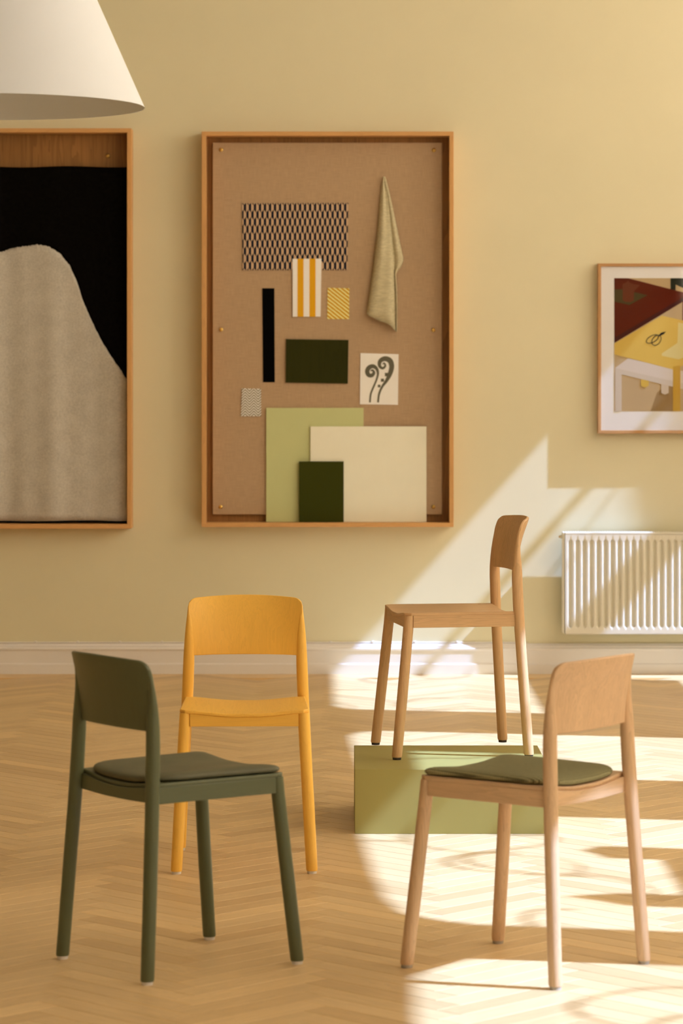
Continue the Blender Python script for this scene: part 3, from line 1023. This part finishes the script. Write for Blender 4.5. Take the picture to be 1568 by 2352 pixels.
# ---- blanket in the left frame
def blanket():
    bk_, nt, p = new_mat('black_wool', 1.0, 0.01)
    v = coords(nt)
    nt.links.new(ramp(nt, noise(nt, v, 70, 3.0), [(0.3, (0.0025, 0.0022, 0.002)), (0.75, (0.006, 0.005, 0.004))]), p.inputs['Base Color'])
    gr, nt, p = new_mat('grey_wool', 0.95, 0.1)
    v = coords(nt)
    c0 = alb(180, 158, 128)
    f = mth(nt, 'ADD', mth(nt, 'MULTIPLY', noise(nt, v, 130, 4.0, 0.7), 0.75), mth(nt, 'MULTIPLY', noise(nt, v, 12, 2.0), 0.25))
    nt.links.new(ramp(nt, f, [(0.34, sc3(c0, 0.80)), (0.66, sc3(c0, 1.15))]), p.inputs['Base Color'])
    bump(nt, p, f, 0.4, 0.002)
    y0 = YW - 0.050
    edge = [(-276, 960), (-230, 880), (-180, 790), (-120, 690), (-60, 612), (0, 579), (40, 567), (85, 561), (112, 566), (138, 582), (160, 610), (176, 645), (190, 690), (205, 725), (220, 757), (235, 785), (252, 812), (268, 835), (282, 856), (292, 873)]
    def bz(px):
        for a, b in zip(edge, edge[1:]):
            if px <= b[0]: return a[1] + (b[1] - a[1]) * (px - a[0]) / (b[0] - a[0])
        return edge[-1][1]
    nx = 190
    xs = [-265 + (291.0 + 265) * i / nx for i in range(nx + 1)]
    def fold(px, py):
        k = 0.35 + 0.65 * max(0, min(1, (py - 400) / 800))
        return k * (0.009 * math.sin(px / 27.0 + 0.6) + 0.007 * math.sin(px / 61.0 + py / 700.0) + 0.003 * math.sin(px / 11.0))
    def P(px, py):
        q = wp(px, py, y0); return (q.x, y0 - 0.002 + fold(px, py), q.z)
    nt_, nl = 20, 40
    rows_t, rows_l = [], []
    rnd = [random.uniform(-1.3, 1.3) for _ in xs]
    for j in range(nt_ + 1):
        rows_t.append([P(px, (383 + 1.4 * math.sin(px / 34.0)) + (bz(px) + rnd[i] - 383) * j / nt_) for i, px in enumerate(xs)])
    for j in range(nl + 1):
        rows_l.append([P(px, bz(px) + rnd[i] + (1196 + math.sin(px / 40.0) - bz(px) - rnd[i]) * j / nl) for i, px in enumerate(xs)])
    hem = [[P(px, 1196 + math.sin(px / 40.0)) for px in xs], [P(px, 1200.3 + math.sin(px / 40.0)) for px in xs]]
    mb = MB(); mb.grid(rows_t, 0); mb.grid(rows_l, 1); mb.grid(hem, 0)
    ctr = wp(8, 790, y0)
    mb.v = [(x - ctr.x, y - ctr.y, z - ctr.z) for x, y, z in mb.v]
    o = mb.build('wool_blanket', [bk_, gr], smooth=80)
    o.location = ctr
    sm = o.modifiers.new('thickness', 'SOLIDIFY'); sm.thickness = 0.006; sm.offset = -1
    tag(o, 'black wool blanket with a large grey hill shape hanging in the frame', 'blanket')
blanket()
pin(wp(248, 358, YW - 0.014) + Vector((0, 0.004, 0)), 'round brass pin on the oak panel above the black blanket')


# ---- framed print on the right
def framed_print():
    yf = YW - 0.0486
    a, b = wp(1373, 605, yf), wp(1933, 995.5, yf)
    x0, x1, z0, z1 = a.x, b.x, b.z, a.z
    c = Vector(((x0 + x1) / 2, YW, (z0 + z1) / 2))
    e = empty('framed_print', c)
    tag(e, 'framed print of coloured tables with white mat on the wall above the radiator', 'picture')
    t = 0.0150
    def fb(mb, mat, nm='frame_board', bev=0.001):
        mb.v = [(x - c.x, y - c.y, z - c.z) for x, y, z in mb.v]
        return mb.build(nm, mat, e, bevel=bev)
    fb(MB().box(x0, x1, yf, YW - 0.001, z1 - t, z1), M['print_frame_x'])
    fb(MB().box(x0, x1, yf, YW - 0.001, z0, z0 + t), M['print_frame_x'])
    fb(MB().box(x0, x0 + t, yf, YW - 0.001, z0 + t, z1 - t), M['print_frame_z'])
    fb(MB().box(x1 - t, x1, yf, YW - 0.001, z0 + t, z1 - t), M['print_frame_z'])
    ym = yf + 0.010
    matw = plain('mat_white', (0.84, 0.85, 0.89), 0.8, 0.005)
    fb(MB().box(x0 + t, x1 - t, ym, ym + 0.006, z0 + t, z1 - t), matw, 'mat_board', 0)
    def Q(x, y): q = wp(1340 + x * 0.18704, 580 + y * 0.18704, ym); return (q.x, q.z)
    XE = 2985.0
    lay = [0]
    def poly(nm, col, pts):
        lay[0] += 1
        m = plain('print_' + nm + str(lay[0]), alb(*col, 0.78), 0.75, 0.01, spec=0.1)
        mb = MB(); mb.prism([Q(*p) for p in pts], ym - 0.0004 - 0.00016 * lay[0], ym - 0.0001)
        mb.v = [(x - c.x, y - c.y, z - c.z) for x, y, z in mb.v]
        return mb.build('print_' + nm, m, e)
    T, B, L = 315, 1950, 375
    poly('ground', (192, 152, 100), [(L, T), (XE, T), (XE, B), (L, B)])
    poly('shadow', (158, 118, 70), [(820, B), (900, 1720), (1095, 1560), (1095, B)])
    poly('red_table', (92, 26, 6), [(L, T), (545, T), (1240, 494), (1240, 545), (L, 1062)])
    poly('table_edge', (70, 24, 16), [(L, 1050), (1240, 538), (1240, 590), (L, 1112)])
    poly('tray', (76, 58, 26), [(L, 455), (470, 450), (782, 524), (560, 645), (L, 602)])
    poly('pot', (106, 48, 24), [(478, 385), (520, 368), (545, 345), (562, 368), (606, 388), (692, 400), (618, 478), (614, 590), (570, 610), (510, 606), (478, 585)])
    poly('red_leg', (112, 36, 10), [(1212, 600), (1290, 560), (1290, 860), (1212, 840)])
    poly('dark_chair', (34, 36, 22), [(1065, T), (1700, T), (1700, 560), (1330, 470), (1219, 436), (1128, 392), (1128, 464), (1065, 450)])
    poly('bench', (208, 178, 142), [(385, 1418), (545, 1304), (1100, 1440), (1600, 1560), (1600, 1760), (1185, 1670), (465, 1496), (465, B), (385, B)])
    poly('bench_top', (216, 186, 152), [(385, 1418), (545, 1300), (1600, 1545), (1600, 1690), (1095, 1580)])
    poly('yellow_table', (218, 168, 72), [(L, 1118), (960, 775), (1800, 968), (1800, 1030), (1200, 1398), (1095, 1436), (L, 1250)])
    poly('yellow_leg', (200, 146, 52), [(1095, 1400), (1186, 1385), (1186, B), (1095, B)])
    poly('board', (222, 188, 112), [(958, 1240), (1150, 1110), (1160, 860), (1700, 960), (1700, 1120), (1165, 1312), (958, 1268)])
    poly('yellow_peg', (214, 164, 66), [(703, 1555), (797, 1575), (797, 1635), (752, 1658), (703, 1638)])
    poly('pale_peg', (206, 172, 130), [(952, 1615), (1042, 1636), (1042, 1725), (996, 1745), (952, 1725)])
    ink = plain('print_ink', (0.012, 0.012, 0.012), 0.7)
    def loop(cx, cy, ax, ay, rot, wdt):
        pts = []
        for k in range(29):
            t_ = 2 * math.pi * k / 28
            x, y = ax * math.cos(t_), ay * math.sin(t_)
            pts.append(Q(cx + x * math.cos(rot) - y * math.sin(rot), cy + x * math.sin(rot) + y * math.cos(rot)))
        ribbon('print_scissors', ink, pts, [wdt] * 29, e, ym - YW - 0.0034, Vector((c.x, 0, c.z)), 0.0003)
    loop(842, 1062, 82, 40, -0.5, 0.0018); loop(892, 1078, 70, 48, -0.9, 0.0018)
    poly('scissor_blade', (24, 22, 20), [(918, 1018), (950, 985), (1010, 968), (985, 1000), (930, 1028)])
    # glass pane
    g = bpy.data.materials.new('picture_glass'); g.use_nodes = True
    nt = g.node_tree; nt.nodes.clear()
    out = nt.nodes.new('ShaderNodeOutputMaterial'); tr = nt.nodes.new('ShaderNodeBsdfTransparent'); gl = nt.nodes.new('ShaderNodeBsdfGlossy')
    gl.inputs['Roughness'].default_value = 0.02
    lw = nt.nodes.new('ShaderNodeLayerWeight')
    fac = mth(nt, 'ADD', 0.025, mth(nt, 'MULTIPLY', mth(nt, 'POWER', lw.outputs['Facing'], 5.0), 0.6))
    mx = nt.nodes.new('ShaderNodeMixShader')
    nt.links.new(fac, mx.inputs[0]); nt.links.new(tr.outputs[0], mx.inputs[1]); nt.links.new(gl.outputs[0], mx.inputs[2]); nt.links.new(mx.outputs[0], out.inputs[0])
    fb(MB().box(x0 + t, x1 - t, yf + 0.003, yf + 0.005, z0 + t, z1 - t), g, 'glass_pane', 0)
framed_print()


# ---- panel radiator
def radiator():
    yfr = YW - 0.110
    a, b = wp(1298, 1228, yfr), wp(1900, 1456, yfr)
    x0, x1, z0, z1 = a.x, 2.55, b.z, a.z
    c = Vector((x0, YW, z0))
    e = empty('radiator', c)
    tag(e, 'white ribbed panel radiator on the wall below the framed print', 'radiator')
    def pt(nm, mb, mat=M['radiator'], bev=0.0, sm=None):
        mb.v = [(x - c.x, y - c.y, z - c.z) for x, y, z in mb.v]
        return mb.build(nm, mat, e, smooth=sm, bevel=bev)
    pitch = 0.0337
    gz0, gz1 = z0 + 0.030, z1 - 0.026
    first = (1309.5 - CX) * yfr / F_PX
    ng = int((x1 - 0.02 - first) / pitch) + 1
    xs = [x0]
    nsub = 12
    x = first - pitch / 2
    while x < x1 - 0.012:
        for k in range(nsub):
            v = x + pitch * k / nsub
            if x0 < v < x1: xs.append(v)
        x += pitch
    xs.append(x1)
    zs = [z0, z0 + 0.015] + [gz0 - 0.003 + 0.024 * k / 6 for k in range(7)] + [gz0 + (gz1 - gz0) * k / 6 for k in range(1, 6)] + [gz1 - 0.021 + 0.024 * k / 6 for k in range(7)] + [z1]
    def dep(x, z):
        u = (x - first) / pitch
        n_ = round(u)
        if n_ < 0 or n_ >= ng or z < gz0 or z > gz1: return 0
        d = abs(u - n_) * pitch
        hw = 0.0118
        ee = min(z - gz0, gz1 - z)
        r_ = 0.013
        if ee < r_: hw *= math.sqrt(max(0, 1 - (1 - ee / r_) ** 2))
        if hw < 1e-4: return 0
        t = max(0.0, min(1.0, (hw - d) / 0.0085))
        return 0.0165 * t * t * (3 - 2 * t)
    pt('front_panel', MB().grid([[(x, yfr + dep(x, z), z) for x in xs] for z in zs]), sm=70)
    # rear panel and casing
    yb = YW - 0.040
    pt('rear_panel', MB().box(x0 + 0.004, x1 - 0.004, yb - 0.004, yb, z0 + 0.004, z1 + 0.012))
    A = wp(1290, 1217, yb)
    pt('side_cover', MB().box(x0 - 0.0135, x0 - 0.0005, yfr + 0.006, yb - 0.002, z0 + 0.002, z1 + 0.012), bev=0.004)
    pt('side_cover', MB().box(x1 + 0.0005, x1 + 0.0135, yfr + 0.006, yb - 0.002, z0 + 0.002, z1 + 0.012), bev=0.004)
    pt('front_lip', MB().box(x0 - 0.002, x1, yfr - 0.0005, yfr + 0.012, z1 + 0.0005, z1 + 0.0115), bev=0.003)
    pt('bottom_plate', MB().box(x0, x1, yfr + 0.001, yb - 0.005, z0 - 0.003, z0 - 0.0005), bev=0.001)
    mb = MB(); x = x0 + 0.004                       # top grille: slats running across the depth
    g = None
    first_slat = None
    k = 0
    slat = MB().box(-0.0035, 0.0035, yfr + 0.0125 - YW, yb - 0.0045 - YW, 0, 0.004).build('grille_slat', M['radiator'], e)
    xx = x0 + 0.006
    fst = True
    while xx < x1 - 0.004:
        o = slat if fst else slat.copy()
        if not fst: COL.objects.link(o)
        fst = False
        o.location = (xx - x0, 0, z1 + 0.008 - z0)
        xx += 0.0118
    pt('vent_plug', MB().tube([(x0 - 0.0140, yb - 0.03, z1 - 0.012), (x0 - 0.024, yb - 0.03, z1 - 0.012)], 0.009, 12), M['radiator'], sm=40)
    pt('vent_screw', MB().tube([(x0 - 0.0241, yb - 0.03, z1 - 0.012), (x0 - 0.029, yb - 0.03, z1 - 0.012)], 0.005, 12), M['brass'], sm=40)
    for bx in (x0 + 0.09, x1 - 0.1):
        pt('wall_bracket', MB().box(bx, bx + 0.03, yb + 0.0005, YW - 0.0005, z0 + 0.03, z1 - 0.14), bev=0.001)
    pt('pipe', MB().tube([(x1 - 0.06, yb - 0.03, z0 - 0.004), (x1 - 0.06, yb - 0.03, 0.0)], 0.008, 10), sm=60)
radiator()


# ================================================================== unseen tendrils added at the windows to cast curling shadows into the room
def vine(label, w, starts, seed):
    rg = random.Random(seed)
    m = M.setdefault('twig', plain('brown_tendril', (0.12, 0.08, 0.05), 0.8))
    y0, y1, top = w[0], w[1], w[2]
    zt = max(t[3] for t in w[3])
    X = XR - 0.03
    c = Vector((X, (y0 + y1) / 2, zt))
    e = empty('shadow_tendrils', c)
    tag(e, label, 'vine')
    for fy, fz, sgn, curl in starts:
        py, pz = y0 + (y1 - y0) * fy, zt + (top[len(top) // 2][1] - zt) * fz
        a = math.pi / 2 + rg.uniform(-0.5, 0.5)
        pts = [(0.025, py - c.y, pz - 0.03 - c.z)]
        for i in range(26):
            a += sgn * curl * (0.35 + 0.9 * math.sin(i * 0.3 + fy * 5) ** 2)
            if i == 14: sgn = -sgn
            py += 0.055 * math.cos(a); pz += 0.05 * math.sin(a)
            pts.append((0.012 * math.sin(i * 0.7), py - c.y, pz - c.z))
        sp = catmull(pts, 3)
        MB().tube(sp, [0.0100 - 0.005 * i / len(sp) for i in range(len(sp))], 5).build('shadow_tendril', m, e, 60)
vine('unseen curling tendrils added for their shadows at the window nearest the back wall', WIN[0], [(0.3, 0.35, 1, 0.3), (0.6, 0.5, -1, 0.34), (0.45, 0.75, 1, 0.25)], 3)
vine('unseen curling tendrils added for their shadows at the third window from the back wall', WIN[2], [(0.15, 0.3, 1, 0.3), (0.42, 0.2, -1, 0.26), (0.62, 0.45, 1, 0.3), (0.8, 0.3, -1, 0.24), (0.9, 0.6, 1, 0.22), (0.7, 0.8, -1, 0.3)], 5)
vine('unseen curling tendrils added for their shadows at the fourth window from the back wall', WIN[3], [(0.72, 0.25, 1, 0.3), (0.62, 0.35, -1, 0.26), (0.55, 0.6, 1, 0.25)], 9)
